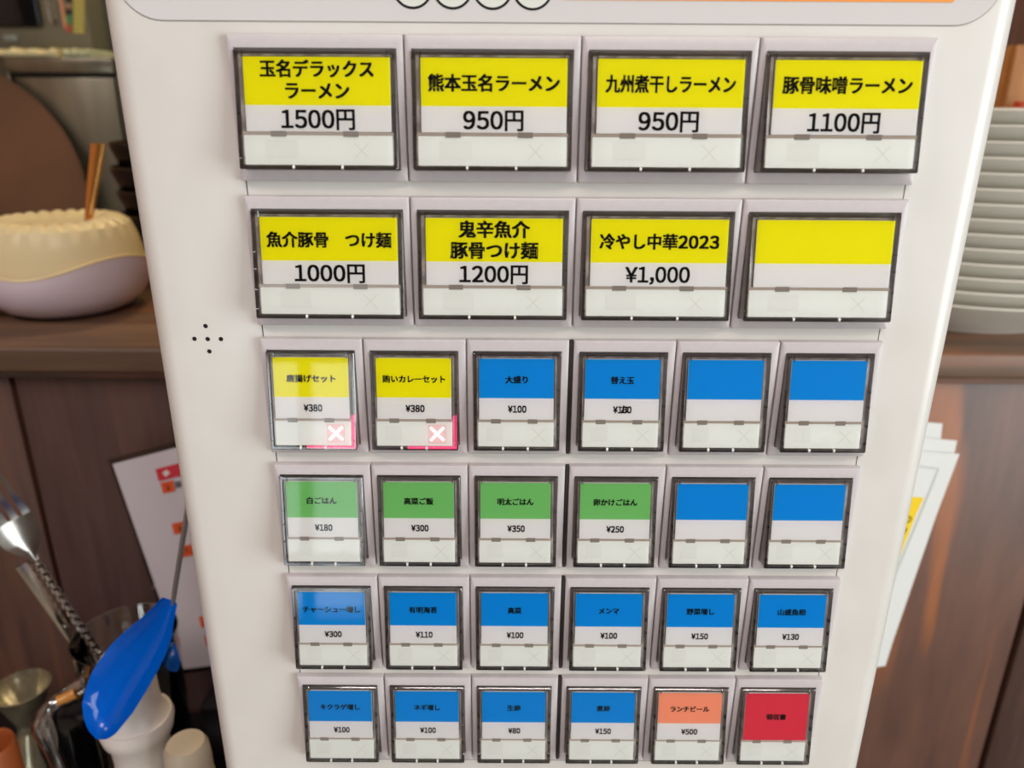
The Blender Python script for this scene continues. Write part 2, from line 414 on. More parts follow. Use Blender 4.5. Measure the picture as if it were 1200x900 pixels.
def strip_mesh(W):
    g = geom(W); b = bmesh.new()
    loft(b, [rrect(g['sx0'], g['sx1'], SB, ST, .0022, .0003, 2), rrect(g['sx0'], g['sx1'], SB, ST, lambda z: laby(z)+.0004, .0003, 2)], False, True)
    return mk('status_strip', b, M['strip'], smooth=False)
def hinge_mesh(W):
    g = geom(W); b = bmesh.new(); y = laby(LB)
    box(b, g['sx0']-.0004, g['sx1']+.0004, y+.0002, y+.0012, ST+.0001, LB-.0001)
    for fr in (.235, .72):
        xc = g['sx0']+(g['sx1']-g['sx0'])*fr; hw = .0026 if W > .05 else .0019
        box(b, xc-hw, xc+hw, y-.0001, y+.0009, ST-.0004, LB+.0002, mi=1)
    return mk('hinge', b, [M['hinge'], M['hinge_tab']], smooth=False)
def nub_mesh(W):
    g = geom(W); b = bmesh.new()
    for fr in (.33, .66):
        xc = g['sx0']+(g['sx1']-g['sx0'])*fr
        box(b, xc-.0004, xc+.0004, capy(-.043), capy(-.043)+.001, -.0434, SB-.0001)
    return mk('lower_nub', b, M['nub'], smooth=False)
def off_mesh(W):
    g = geom(W); b = bmesh.new(); sx0, sw = g['sx0'], g['sx1']-g['sx0']; zt = ST-.0016; zb = SB+.0022
    def Y(z): return laby(z)+.00032
    ra, rb = (.14, .36) if W > .05 else (.11, .33)
    f = b.faces.new([b.verts.new((x, Y(z), z)) for x, z in ((sx0+sw*ra, zt), (sx0+sw*rb, zt), (sx0+sw*rb, zb), (sx0+sw*ra, zb))])
    return b, sx0, sw, Y
def cross(b, cx, cz, r, t, Y, mi=0):
    for s in (1, -1):
        d = Vector((1, s)).normalized(); n = Vector((-d.y, d.x))
        pts = [Vector((cx, cz))+d*r*a+n*t*c for a, c in ((-1, -1), (1, -1), (1, 1), (-1, 1))]
        f = b.faces.new([b.verts.new((p.x, Y(p.y)-(.00002 if s > 0 else 0), p.y)) for p in pts]); f.material_index = mi
def offmark_mesh(W):
    b, sx0, sw, Y = off_mesh(W); cross(b, sx0+sw*(.79 if W > .05 else .80), (ST+SB)/2-.0001, .0036, .00015, Y, 1)
    return mk('unlit_mark', b, [M['offpatch'], M['offmark']], smooth=False)
def litmark_mesh(W):
    b, sx0, sw, Y = off_mesh(W)
    return mk('unlit_mark', b, M['offpatch'], smooth=False)
def litcross_mesh(W):
    g = geom(W); b = bmesh.new(); sx0, sw = g['sx0'], g['sx1']-g['sx0']
    def Y(z): return laby(z)+.00032
    cx = sx0+sw*.80; cz = (ST+SB)/2
    f = b.faces.new([b.verts.new((x, Y(z), z)) for x, z in ((cx-.0035, cz+.0037), (cx+.0035, cz+.0037), (cx+.0035, cz-.0037), (cx-.0035, cz-.0037))]); f.material_index = 1
    cross(b, cx, cz, .0038, .00062, lambda z: Y(z)-.00005)
    return mk('lit_cross', b, [M['litcross'], M['halo']], smooth=False)
def glow_mesh(W):
    g = geom(W); b = bmesh.new()
    xr = g['sx1']; xe = g['ox1']-.0008
    yb = lambda z: capy(z)+.0008
    def bar(xa, xb, za, zb):
        b.faces.new([b.verts.new((x, yb(z), z)) for x, z in ((xa, za), (xb, za), (xb, zb), (xa, zb))])
    bar(g['sx0']+.012, xe, SB-.0002, -.0432); bar(xr+.0005, xr+.00105, LB+.0012, SB-.0003); bar(xr+.0014, xe, LB+.0016, SB-.0003)
    return mk('red_lamp_edge', b, M['glow'], smooth=False)

WL, WS = 0.0600, 0.0398
ME = {}
for W in (WL, WS):
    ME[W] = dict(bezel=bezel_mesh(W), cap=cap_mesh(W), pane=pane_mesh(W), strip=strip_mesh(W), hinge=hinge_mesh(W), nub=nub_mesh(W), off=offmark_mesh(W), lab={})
ME[WS]['litoff'] = litmark_mesh(WS); ME[WS]['lit'] = litcross_mesh(WS); ME[WS]['glow'] = glow_mesh(WS)

c_ = .0031
rows = [
 [('yellow', [('玉名デラックス', 7*.00560, 1), ('ラーメン', 4*.00555, 1)], ('1500円', .0253)), ('yellow', [('熊本玉名ラーメン', .0455, 1)], ('950円', .0207)),
  ('yellow', [('九州煮干しラーメン', .0449, 1)], ('950円', .0207)), ('yellow', [('豚骨味噌ラーメン', .0448, 1)], ('1100円', .0248))],
 [('yellow', [('魚介豚骨　つけ麺', .0461, 1)], ('1000円', .0258)), ('yellow', [('鬼辛魚介', .0264, 1), ('豚骨つけ麺', .0326, 1)], ('1200円', .0252)),
  ('yellow', [('冷やし中華2023', .0442, 1)], ('¥1,000', .0238)), ('yellow', [], None)],
 [('yellow', [('唐揚げセット', .0194, 0)], ('¥380', .0073)), ('yellow', [('賄いカレーセット', .0247, 0)], ('¥380', .0075)), ('blue', [('大盛り', .0089, 0)], ('¥100', .0073)),
  ('blue', [('替え玉', .0092, 0)], ('¥100', .0073)), ('blue', [], None), ('blue', [], None)],
 [('green', [('白ごはん', .0126, 0)], ('¥180', .0073)), ('green', [('高菜ご飯', .0124, 0)], ('¥300', .0073)), ('green', [('明太ごはん', .0152, 0)], ('¥350', .0073)),
  ('green', [('卵かけごはん', .0184, 0)], ('¥250', .0073)), ('blue', [], None), ('blue', [], None)],
 [('blue', [('チャーシュー増し', .0254, 0)], ('¥300', .0075)), ('blue', [('有明海苔', .0125, 0)], ('¥110', .0075)), ('blue', [('高菜', .0061, 0)], ('¥100', .0074)),
  ('blue', [('メンマ', .0090, 0)], ('¥100', .0074)), ('blue', [('野菜増し', .0124, 0)], ('¥150', .0074)), ('blue', [('山盛魚粉', .0126, 0)], ('¥130', .0074))],
 [('blue', [('キクラゲ増し', .0184, 0)], ('¥100', .0074)), ('blue', [('ネギ増し', .0122, 0)], ('¥100', .0074)), ('blue', [('生卵', .0062, 0)], ('¥80', .0056)),
  ('blue', [('煮卵', .0062, 0)], ('¥150', .0074)), ('salmon', [('ランチビール', .0182, 0)], ('¥500', .0075)), ('red', [('領収書', .0094, 0)], None)],
]
ordn = ['first', 'second', 'third', 'fourth', 'fifth', 'sixth']
DI = 4e-5
for r, row in enumerate(rows):
    W = WL if r < 2 else WS
    zt = 0.12147-.05333*r
    for c, (key, names, price) in enumerate(row):
        x = -0.12+.06*c if r < 2 else (-0.12+WS*c if c < 3 else .0006+WS*(c-3))
        m = ME[W]
        bt = link('menu_button', m['bezel'], mach, (x, YB, zt))
        big = 'large' if r < 2 else 'small'
        what = ('reading '+''.join(n[0] for n in names)) if names else 'with blank label'
        if names: bt['label'] = f"{big} {key} menu button {what}" + (f" {price[0]}" if price else '')
        else: bt['label'] = f"{big} blank {key} button, {ordn[c]} in row {['one','two','three','four','five','six'][r]}"
        if key not in m['lab']: m['lab'][key] = label_mesh(W, key)
        def sub(nm, me): return link(nm, me, bt, (x, YB, zt))
        sub('label_card', m['lab'][key]); sub('status_strip', m['strip']); sub('hinge', m['hinge']); sub('lower_nub', m['nub'])
        lit = (r == 2 and c < 2)
        sub('unlit_mark', m['litoff'] if lit else m['off'])
        if lit:
            o = sub('lit_cross', m['lit']); o['label'] = 'lit pinkish white sold out cross'
            o = sub('red_lamp_edge', m['glow']); o['label'] = 'pink red glowing edge of the clear cap'
        g = geom(W); b = bmesh.new(); cx = (g['lx0']+g['lx1'])/2
        Yt = lambda z: laby(z)-DI
        if names:
            if len(names) == 1:
                zz = [(LT+BB)/2-(.0002 if W == WL else .0004)]
                if key == 'red': zz = [(LT+LB)/2+.0001]
            elif r == 0: zz = [-.0110, -.0181]
            else: zz = [-.0112, -.0186]
            for (t, wd, _), z in zip(names, zz):
                nch = len(t) if t != '冷やし中華2023' else 7.5
                if W == WL:
                    h = .0057; 
                    if t.startswith('九州'): h = .0058
                    if len(names) == 2 and r == 1: h = .0062
                    if t == 'ラーメン': h = .0051
                    bo = .050
                else: h = .0030; bo = .056
                if t == 'メンマ': h = .0027
                if t == 'ランチビール': h = .0028
                put_text(b, t, cx+(.0 if W == WL else 0), z, wd*.985, h, Yt, bo)
        if price:
            if W == WL: put_text(b, price[0], cx+(-.0002), -.0273, price[1], .0068 if price[0][0] != '¥' else .0066, Yt, .034)
            else: put_text(b, price[0], cx+.0003, -.0270, price[1], .0029, Yt, .062)
            if r == 2 and c == 3: put_text(b, 'お', cx+.0013, -.0268, .0029, .0031, lambda z: Yt(z)-DI, .05)
        if len(b.verts): sub('lettering', mk('lettering', b, M['ink'], smooth=False))
        else: b.free()
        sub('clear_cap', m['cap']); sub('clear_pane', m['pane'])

# ------------------------------------------------------------------ counter, shelf and panelling
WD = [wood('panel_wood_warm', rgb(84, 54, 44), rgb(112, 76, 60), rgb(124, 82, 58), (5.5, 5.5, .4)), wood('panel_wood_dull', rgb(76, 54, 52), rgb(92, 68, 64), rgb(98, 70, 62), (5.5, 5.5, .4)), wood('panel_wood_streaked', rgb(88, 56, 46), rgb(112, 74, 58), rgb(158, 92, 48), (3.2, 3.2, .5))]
WS_ = wood('shelf_wood', rgb(98, 74, 58), rgb(128, 100, 78), rgb(138, 92, 68), (.5, 5, 6), 0.45)
PY = 0.32
X2 = at(1175, 805, PY).x; XS1 = at(40, 560, PY).x
SH = at(150, 408, .30).z; SHB = at(150, 439, .30).z
b = bmesh.new(); box(b, -1.6, X2+.06, .337, .36, FLOOR, SHB-.009); struct('wall_1', b, mat('panel_backing', rgb(28, 20, 18), 0.9), smooth=False)
bpy.data.objects['wall_1'].name = 'wall_counter'
pan = thing('counter_panelling', 'dark brown vertical wood panelling below the shelf behind the machine', 'panelling', (0, .32, FLOOR))
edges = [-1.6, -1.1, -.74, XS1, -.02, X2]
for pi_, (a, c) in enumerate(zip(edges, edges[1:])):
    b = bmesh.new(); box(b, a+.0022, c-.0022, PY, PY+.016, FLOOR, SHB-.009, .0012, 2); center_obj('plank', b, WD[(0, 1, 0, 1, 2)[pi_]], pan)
X3 = at(1172, 900, PY+.0).x
b = bmesh.new(); box(b, X2+.004, X2+.062, PY+.0, PY+.03, FLOOR, SHB-.009, .002, 2)
tag(center_obj('corner_post', b, wood('post_wood', rgb(58, 38, 34), rgb(80, 54, 44), rgb(90, 60, 44), (6, 6, .6))), 'narrow dark wooden post at the right end of the panelling', 'post')
shf = thing('wooden_shelf', 'thick brown wooden counter shelf holding white bowl and plates', 'shelf', (0, .5, SHB-.009))
b = bmesh.new(); box(b, -1.6, 1.6, .30, .80, SHB, SH, .004, 3); center_obj('board', b, WS_, shf)
b = bmesh.new(); box(b, -1.6, 1.6, .315, .335, SHB-.009, SHB, .001, 1); center_obj('trim_strip', b, WS_, shf)
ctr = thing('black_counter', 'low glossy black counter the ticket machine stands on', 'counter', (-.5, .1, FLOOR))
blk = mat('black_top', rgb(20, 18, 19), 0.18)
b = bmesh.new(); box(b, -1.5, .125, -.02, .318, CT-.03, CT, .003, 2); center_obj('top', b, blk, ctr)
b = bmesh.new(); box(b, -1.5, .10, .02, .318, FLOOR, CT-.03, .003, 2); center_obj('base', b, mat('black_base', rgb(30, 26, 26), 0.6), ctr)

bz = at(245, 781, .316).z; bx = at(216, 785, .25).x
b = bmesh.new(); box(b, bx, -.165, .262, .317, CT+.0003, bz, .003, 2)
tag(center_obj('black_box', b, mat('box_black', rgb(18, 16, 17), .3)), 'black box on the counter between tumbler and ticket machine', 'box')

# ------------------------------------------------------------------ white plates on the right
plm = mat('white_china', rgb(228, 224, 214), 0.18, coat=.3)
PXc = at(1212, 365, .32).x; PYc = .445; PR = .128
NP = 14; ztop = at(1190, 128, PYc-PR*.75).z; pitch = (ztop-SH-.031)/(NP-1)
b = bmesh.new()
lathe(b, [(.0003, .004), (.082, .004), (.084, 0), (.089, 0), (.092, .005), (.110, .016), (.1235, .0270), (.1272, .0292), (.1283, .0302), (.1272, .0314), (.1240, .0306), (.106, .0195), (.088, .0095), (.0003, .0080)], 80)
pme = mk('dinner_plate', b, plm, ang=50)
for i in range(NP):
    pos = 'bottom' if i == 0 else 'top' if i == NP-1 else None
    cnt = ['bottom', 'second', 'third', 'fourth', 'fifth', 'sixth', 'seventh', 'eighth', 'ninth', 'tenth', 'eleventh', 'twelfth', 'thirteenth', 'top'][i]
    lab = f'white china plate, {cnt}'+(' one' if pos else ' from the bottom')+' of the stack on the right'
    o = link('dinner_plate', pme, None, (PXc+random.uniform(-.0015, .0015), PYc+random.uniform(-.001, .001), SH+.0002+i*pitch))
    o.rotation_euler = (0, 0, random.random()*6)
    tag(o, lab, 'plate', 'white china plates stacked on the shelf')

# ------------------------------------------------------------------ things behind the plates, top right
tanw = wood('tan_wood', rgb(168, 112, 66), rgb(210, 144, 84), rgb(216, 150, 86), (2, 2, .8))
p = at(1164, 58, .72)
wb = thing('wooden_box', 'tan wooden box standing behind the white plates', 'box', (p.x+.10, .74, SH))
b = bmesh.new()
x0, x1 = p.x-.02, p.x+.22; y0, y1 = .64, .79; zt_ = p.z
box(b, x0, x1, y0, y0+.012, SH+.0003, zt_, .002); center_obj('board', b, tanw, wb)
b = bmesh.new(); box(b, x0, x1, y1-.012, y1, SH+.0003, zt_, .002); center_obj('board', b, tanw, wb)
b = bmesh.new(); box(b, x0, x0+.012, y0+.012, y1-.012, SH+.0003, zt_, .002); center_obj('side_board', b, tanw, wb)
b = bmesh.new(); box(b, x1-.012, x1, y0+.012, y1-.012, SH+.0003, zt_, .002); center_obj('side_board', b, tanw, wb)
p = at(1201, 119, .615)
b = bmesh.new(); rr = .010
lathe(b, [(.0004, 0), (rr*.8, 0), (rr, p.z-SH-.002), (rr*.92, p.z-SH), (rr*.85, p.z-SH-.002), (rr*.7, .004), (.0004, .004)], 24)
tag(obj('red_cup', b, mat('red_glaze', rgb(196, 70, 40), 0.4), None, (p.x+.004, .622, SH+.0003)), 'small red cup peeking above the white plates', 'cup')
b = bmesh.new(); box(b, .42, 1.2, 1.0, 1.04, SH, 1.0, .003)
tag(center_obj('dark_cupboard', b, wood('cupboard_wood', rgb(96, 58, 42), rgb(120, 78, 56), rgb(126, 80, 56), (4, 4, .6), .9)), 'dark brown wooden cupboard side at top right', 'cupboard')
b = bpy.data.objects['dark_cupboard']
bm_ = bmesh.new(); box(bm_, .42, 1.2, .98, 1.5, FLOOR, 1.0, .003); bmesh.ops.translate(bm_, vec=-b.location, verts=bm_.verts); bmesh.ops.recalc_face_normals(bm_, faces=bm_.faces); bm_.to_mesh(b.data); bm_.free()

# ------------------------------------------------------------------ pink-white mixing bowl with cream strainer
bp = at(82, 340, .424); BC = Vector((bp.x, .424, SH+.0003))
bowl_top = at(150, 300, .47).z-SH
b = bmesh.new()
WA = math.radians(-88)+PI/3
def wav(r, z, a):
    k = max(0, (z-.024)/.024); k = min(k, 1.3)
    return r*(1+.015*k*math.cos(3*(a-WA))), z+.0068*k*math.cos(3*(a-WA))
BRo = .0745
ZS = .80
prof = [(.0004, .003), (.036, .003), (.038, 0), (.042, .0005), (.056, .008), (.066, .021), (.0720, .036), (BRo, .052), (BRo+.0005, .060), (BRo-.001, .0608), (BRo-.0025, .059), (BRo-.004, .052), (.069, .036), (.062, .023), (.052, .011), (.0004, .006)]
prof = [(r_q, z_q*ZS) for r_q, z_q in prof]
lathe(b, prof, 72, zf=wav)
mb = thing('mixing_bowl', 'pinkish white plastic mixing bowl with wavy pouring rim on left shelf', 'bowl', BC)
obj('bowl', b, mat('pink_white_plastic', rgb(224, 210, 222), 0.3, coat=.2), mb, BC)
rb = bmesh.new()
loops = []
for k in range(72):
    a = 2*PI*k/72; r, z = wav(BRo, .0606*ZS, a); cpt = Vector((r*math.cos(a), r*math.sin(a), z))
    er = Vector((math.cos(a), math.sin(a), 0)); loops.append([cpt+(er*math.cos(q*PI/3)+Vector((0, 0, 1))*math.sin(q*PI/3))*.0012 for q in range(6)])
loops.append(loops[0]); loft(rb, loops)
bmesh.ops.remove_doubles(rb, verts=rb.verts, dist=1e-6)
ro = obj('rim', rb, mat('cream_rim', rgb(232, 212, 160), 0.3), mb, BC); ro['label'] = 'cream wavy rim edge'
def ribs(r, z, a):
    if r > .034 and z > .0815: return r, z-.0022*max(0, math.cos(26*a))*min(1, (r-.030)/.010)
    return r, z
b = bmesh.new()
lathe(b, [(.0690, .040), (.0680, .054), (.0655, .066), (.061, .0785), (.055, .0835), (.049, .0855), (.043, .0850), (.037, .0828), (.030, .0810), (.015, .0800), (.0004, .0795)], 156, zf=ribs)
tag(obj('strainer_dome', b, mat('cream_plastic', rgb(226, 210, 166), 0.4), None, BC), 'cream ribbed plastic strainer turned over inside the mixing bowl', 'strainer')
# copper spoon standing in the strainer
ps = [at(103, 268, .420), at(107, 235, .422), at(111, 205, .424), at(116, 168, .426)]
b = bmesh.new(); loops = []
for k, (p, hw, th) in enumerate(zip(bez(ps, 6), *[[.0032+.0038*(i/18)**.8 for i in range(19)], [.0016-.0006*(i/18) for i in range(19)]])):
    loops.append([p+Vector((hw*math.cos(q), -th*.5+th*math.sin(q), 0)) for q in [2*PI*j/12 for j in range(12)]])
loft(b, loops, True, True)
tag(center_obj('copper_spoon', b, mat('copper', rgb(222, 158, 84), 0.25, 1.0)), 'copper spoon handle sticking up out of the cream strainer', 'spoon')
# a second, half hidden bowl edge at far left
p = at(-14, 352, .40)
b = bmesh.new(); lathe(b, [(.0004, 0), (.010, 0), (.016, .008), (.0165, .020), (.0150, .021), (.0004, .012)], 28)
tag(obj('small_dish', b, mat('tan_glaze', rgb(206, 168, 140), 0.4), None, (p.x, .395, SH+.0003)), 'small tan dish at the left edge below the mixing bowl', 'dish')

# ------------------------------------------------------------------ black lacquer bowls behind the machine's left edge
lac = mat('black_lacquer', rgb(16, 14, 15), 0.12); gold = mat('gold_rim', rgb(96, 78, 54), 0.25, .6)
lc = at(213, 300, .60)
zs0 = SH+.0003
LZ = [.0250*k_ for k_ in range(5)]; LK = .80
for i in range(5):
    b = bmesh.new(); rr = .057
    lathe(b, [(r_q, z_q*LK) for r_q, z_q in [(.0004, .004), (.022, .004), (.023, 0), (.026, 0), (.027, .004), (.040, .012), (.051, .026), (rr, .046), (rr+.0005, .052), (rr-.0015, .0525), (rr-.003, .047), (.047, .027), (.035, .014), (.0004, .008)]], 48)
    cnt = ['bottom', 'second', 'third', 'fourth', 'top'][i]
    lx = lc.x+[0, -.001, .001, -.002, .001, 0][i]
    bw = thing('lacquer_bowl', 'black lacquer bowl, '+cnt+(' one' if i in (0, 4) else ' from the bottom')+' of the stack beside the machine', 'bowl', (lx, .60, max(zs0, zs0+LZ[i]-LZ[0])), 'black lacquer bowls stacked behind the machine')
    if i == 0: bme = mk('bowl', b, lac, ang=50)
    else: b.free()
    link('bowl', bme, bw, worldloc(bw))
    if i == 0:
        b = bmesh.new(); lathe(b, [(r_q, z_q-.0525+.0525*LK) for r_q, z_q in [(rr+.0004, .0518), (rr+.0010, .0524), (rr+.0002, .0532), (rr-.0012, .0530), (rr-.0015, .0524)]], 48); rme = mk('rim', b, gold)
    link('rim', rme, bw, worldloc(bw))

# ------------------------------------------------------------------ kitchen behind, upper left
steel = noisy('brushed_steel', rgb(118, 112, 96), rgb(134, 128, 108), 40, 0.32, 0.85, (1, 1, .1))
KY = 1.0
k0 = at(3, 66, KY); k1 = at(128, 72, KY)
cab = thing('steel_cabinet', 'stainless steel kitchen cabinet behind the shelf at left', 'cabinet', ((k0.x+k1.x)/2, KY+.2, FLOOR))
ct = k0.z
b = bmesh.new(); box(b, k0.x, k1.x+.004, KY+.012, KY+.45, FLOOR, ct, .004); center_obj('carcass', b, steel, cab)
fr = at(13, 88, KY)
b = bmesh.new(); box(b, k0.x, k1.x+.004, KY, KY+.012, fr.z+.003, ct-.001, .002); center_obj('top_rail', b, steel, cab)
b = bmesh.new(); box(b, fr.x+.003, k1.x, KY+.002, KY+.012, FLOOR+.05, fr.z-.003, .002); center_obj('door', b, steel, cab)
b = bmesh.new(); box(b, k0.x, fr.x-.003, KY, KY+.012, FLOOR+.05, fr.z+.003, .002); center_obj('stile', b, steel, cab)
b = bmesh.new(); box(b, fr.x-.003, k1.x+.002, KY+.0085, KY+.0118, FLOOR+.05, fr.z+.003, 0); center_obj('door_gap', b, mat('gap_black', rgb(10, 9, 8), .9), cab)
# large round lid added for a curved reflection on the cabinet
disc_c = at(-42, 228, KY-.03); lr = (at(104, 228, KY-.03)-disc_c).length
b = bmesh.new(); Mr = Matrix.Rotation(math.radians(90-6), 3, 'X')
lathe(b, [(.0004, .002), (lr*.9, 0), (lr*.97, .001), (lr, .003), (lr, .0045), (lr*.96, .0030), (.0004, .0040)], 72, M=Mr)
ld = obj('reflection_disc', b, noisy('bronze_metal', rgb(138, 106, 82), rgb(112, 90, 72), 4, 0.3, 0.6), None, (disc_c.x, KY-.03, disc_c.z))
tag(ld, 'large round bronze coloured lid added for a curved reflection on the steel cabinet door', 'disc')
# steel back shelf the lid stands on
b = bmesh.new(); zl = disc_c.z-lr-.001; box(b, -1.3, k1.x+.2, KY-.12, KY-.002, zl-.02, zl, .002); box(b, -1.3, k1.x+.2, KY-.12, KY-.10, FLOOR, zl-.02)
tag(center_obj('steel_ledge', b, steel), 'low steel ledge in front of the steel cabinet', 'ledge')
# cloth on cabinet
cm = noisy('cream_cloth', rgb(216, 204, 160), rgb(198, 188, 146), 30, 0.9)
for (ua, ub, nm, lb) in ((-8, 71, 'folded_cloth', 'long cream folded cloth lying on the steel cabinet'), (80, 109, 'hand_towel', 'short pale green towel lying on the cabinet near the grey column')):
    pa = at(ua, 62, KY+.02); pb = at(ub, 62, KY+.02); b = bmesh.new(); n = 24; loops = []
    for k in range(n+1):
        x = pa.x+(pb.x-pa.x)*k/n; h = .010+.0025*math.sin(k*.9)+.001*math.sin(k*2.3)
        loops.append([Vector((x, KY+.006, ct+.0005)), Vector((x, KY+.003, ct+h*.5)), Vector((x, KY+.008, ct+h)), Vector((x, KY+.10, ct+h*.9)), Vector((x, KY+.11, ct+.0005))])
    loft(b, loops, True, True); tag(center_obj(nm, b, cm if ua < 0 else noisy('pale_towel', rgb(176, 178, 148), rgb(160, 164, 136), 30, .9)), lb, 'towel')
# microwave / screen
s0 = at(-30, -60, KY+.16); s1 = at(60, 58, KY+.12)
oven = thing('microwave_oven', 'grey microwave oven with black glass door at top left corner', 'microwave', (s0.x+.08, KY+.25, ct+.012))
zb_ = ct+.0125
mx0, mx1 = at(-60, 30, KY+.13).x, at(104, 30, KY+.13).x; mz1 = .42
b = bmesh.new(); box(b, mx0, mx1, KY+.13, KY+.40, zb_, mz1, .004); center_obj('case', b, mat('oven_grey', rgb(118, 112, 92), .4, .2), oven)
q0 = at(50, 32, KY+.125); b = bmesh.new(); box(b, mx0+.01, q0.x, KY+.120, KY+.1295, q0.z, mz1-.01, .003); center_obj('glass_door', b, mat('oven_glass', rgb(18, 16, 18), .1), oven)
qa = at(2, 41, KY+.125); qb = at(20, 48, KY+.125); b = bmesh.new(); box(b, qa.x, qb.x, KY+.1265, KY+.1295, qb.z, qa.z, .0005); center_obj('name_tag', b, mat('tag_grey', rgb(140, 144, 132), .4), oven)
qa = at(57, 8, KY+.11); b = bmesh.new(); box(b, qa.x-.002, qa.x+.002, KY+.106, KY+.112, at(58, 28, KY+.11).z, mz1-.02, .001); box(b, qa.x-.002, qa.x+.002, KY+.112, KY+.13, mz1-.03, mz1-.02); box(b, qa.x-.002, qa.x+.002, KY+.112, KY+.13, at(58, 28, KY+.11).z, at(58, 28, KY+.11).z+.008); center_obj('door_handle', b, mat('handle_metal', rgb(170, 164, 156), .25, .9), oven)
# orange card, colour chart hanging on the oven's front
def card(nm, ua, ub, va, vb, Y, col, lab, cat, th=.0015, parts=()):
    A = at(ua, va, Y); B = at(ub, vb, Y)
    t = thing(nm, lab, cat, ((A.x+B.x)/2, Y, B.z)); b = bmesh.new(); box(b, A.x, B.x, Y, Y+th, B.z, A.z); center_obj('sheet', b, mat(nm+'_paper', col, .6), t, smooth=False)
    for (pn, a1, b1, c1, d1, cl) in parts:
        P = at(a1, c1, Y); Q = at(b1, d1, Y); b = bmesh.new(); box(b, P.x, Q.x, Y-.0006, Y-.0001, Q.z, P.z); center_obj(pn, b, mat(nm+'_'+pn, cl, .6), t, smooth=False)
    return t
card('orange_card', 66, 75, -40, 34, KY+.127, rgb(196, 134, 98), 'narrow orange card taped beside the black oven door', 'card')
rowsq = [('colour_patch', 76.5, 84.5, v0, v1, c) for v0, v1, c in ((-14, -8, rgb(60, 110, 150)), (-6, 3, rgb(28, 24, 24)), (4, 10, rgb(150, 122, 90)), (11, 17, rgb(40, 32, 34)), (18, 28, rgb(66, 130, 76)), (29, 38, rgb(168, 80, 58)))]
rowsq += [('table_row', 85.5, 99.5, v, v+5.2, rgb(176, 164, 82)) for v in range(-14, 37, 6)]
card('colour_chart', 75.7, 101.5, -44, 39.5, KY+.1275, rgb(96, 88, 60), 'yellow ruled chart with coloured squares on the oven front', 'chart', parts=rowsq)
p0 = at(108, 30, 1.02)
b = bmesh.new(); box(b, p0.x, p0.x+.035, 1.16, 1.22, ct+.0005, .9, .003); tag(center_obj('grey_column', b, mat('grey_paint', rgb(112, 108, 100), .5)), 'plain grey steel column right of the colour chart', 'column')
p1 = at(131, 80, KY+.02)
b = bmesh.new(); box(b, k1.x+.008, k1.x+.16, KY+.02, KY+.4, FLOOR, ct-.01, .002); tag(center_obj('dark_gap_block', b, mat('matt_black', rgb(16, 14, 14), .7)), 'matt black block filling the dark gap between steel cabinet and ticket machine', 'cabinet')  # black block put in where there is only a dark gap

# ------------------------------------------------------------------ laminated sheet on the left, papers on the right
LY = .286
def sheetpts(pts, Y): return [at(u, v, Y) for u, v in pts]
lam = thing('laminated_sheet', 'laminated white notice with red and orange marks leaning left behind machine', 'notice', at(240, 780, LY))
b = bmesh.new(); poly_plate(b, sheetpts([(126, 538), (240, 509), (330, 775), (214, 790)], LY+.0015), .0004); center_obj('plastic_sleeve', b, clear('laminate', (.62, .6, .6, 1), 1.45, .08), lam, smooth=False)
b = bmesh.new(); poly_plate(b, sheetpts([(132, 544), (240, 516), (326, 770), (216, 784)], LY+.0007), .0003); center_obj('paper', b, mat('notice_paper', rgb(206, 200, 206), .5), lam, smooth=False)
def patch(nm, pts, col, parent, Y, name2=None):
    b = bmesh.new(); poly_plate(b, sheetpts(pts, Y), .0002); return center_obj(nm, b, col, parent, smooth=False)
redp = mat('print_red', rgb(206, 48, 66), .5); orp = mat('print_orange', rgb(222, 88, 44), .5); whp = mat('print_white', rgb(225, 215, 215), .5); gyp = mat('print_grey', rgb(96, 98, 104), .5); yep = mat('print_yellow', rgb(236, 176, 60), .5)
patch('red_heading', [(182, 550), (240, 535), (246, 549), (186, 564)], redp, lam, LY)
patch('diamond', [(190, 554.5), (194.5, 550.5), (199.5, 554), (194.5, 559)], whp, lam, LY-.0004)
for q, (u, v) in enumerate(((188, 566), (201, 614), (209.5, 641), (233, 723), (239, 745))):
    patch('number_square', [(u, v), (u+15, v-3.2), (u+17.5, v+9.5), (u+3, v+12.5)], orp, lam, LY)
def label_text(parent, txt, u, v, Y, h, m, rot=0, sx=1.0, bold=.02):
    vs, fs = text_mesh(txt, bold); c = at(u, v, Y); x0 = min(p.x for p in vs); x1 = max(p.x for p in vs); z0 = min(p.y for p in vs); z1 = max(p.y for p in vs); s = h/(z1-z0)
    b = bmesh.new(); nv = []
    for p in vs:
        x = (p.x-(x0+x1)/2)*s*sx; z = (p.y-(z0+z1)/2)*s
        nv.append(b.verts.new((x*math.cos(rot)-z*math.sin(rot), 0, x*math.sin(rot)+z*math.cos(rot))))
    for f in fs:
        try: b.faces.new([nv[i] for i in f])
        except ValueError: pass
    return obj('numeral', b, m, parent, c, smooth=False)
for t, (u, v) in zip('123', ((196.5, 571), (209.5, 618.5), (218, 645.5))): label_text(lam, t, u, v, LY-.0005, .0046, yep, .2)
patch('grey_letters', [(204.5, 565), (211, 563.5), (213, 570.5), (206.5, 572)], gyp, lam, LY)

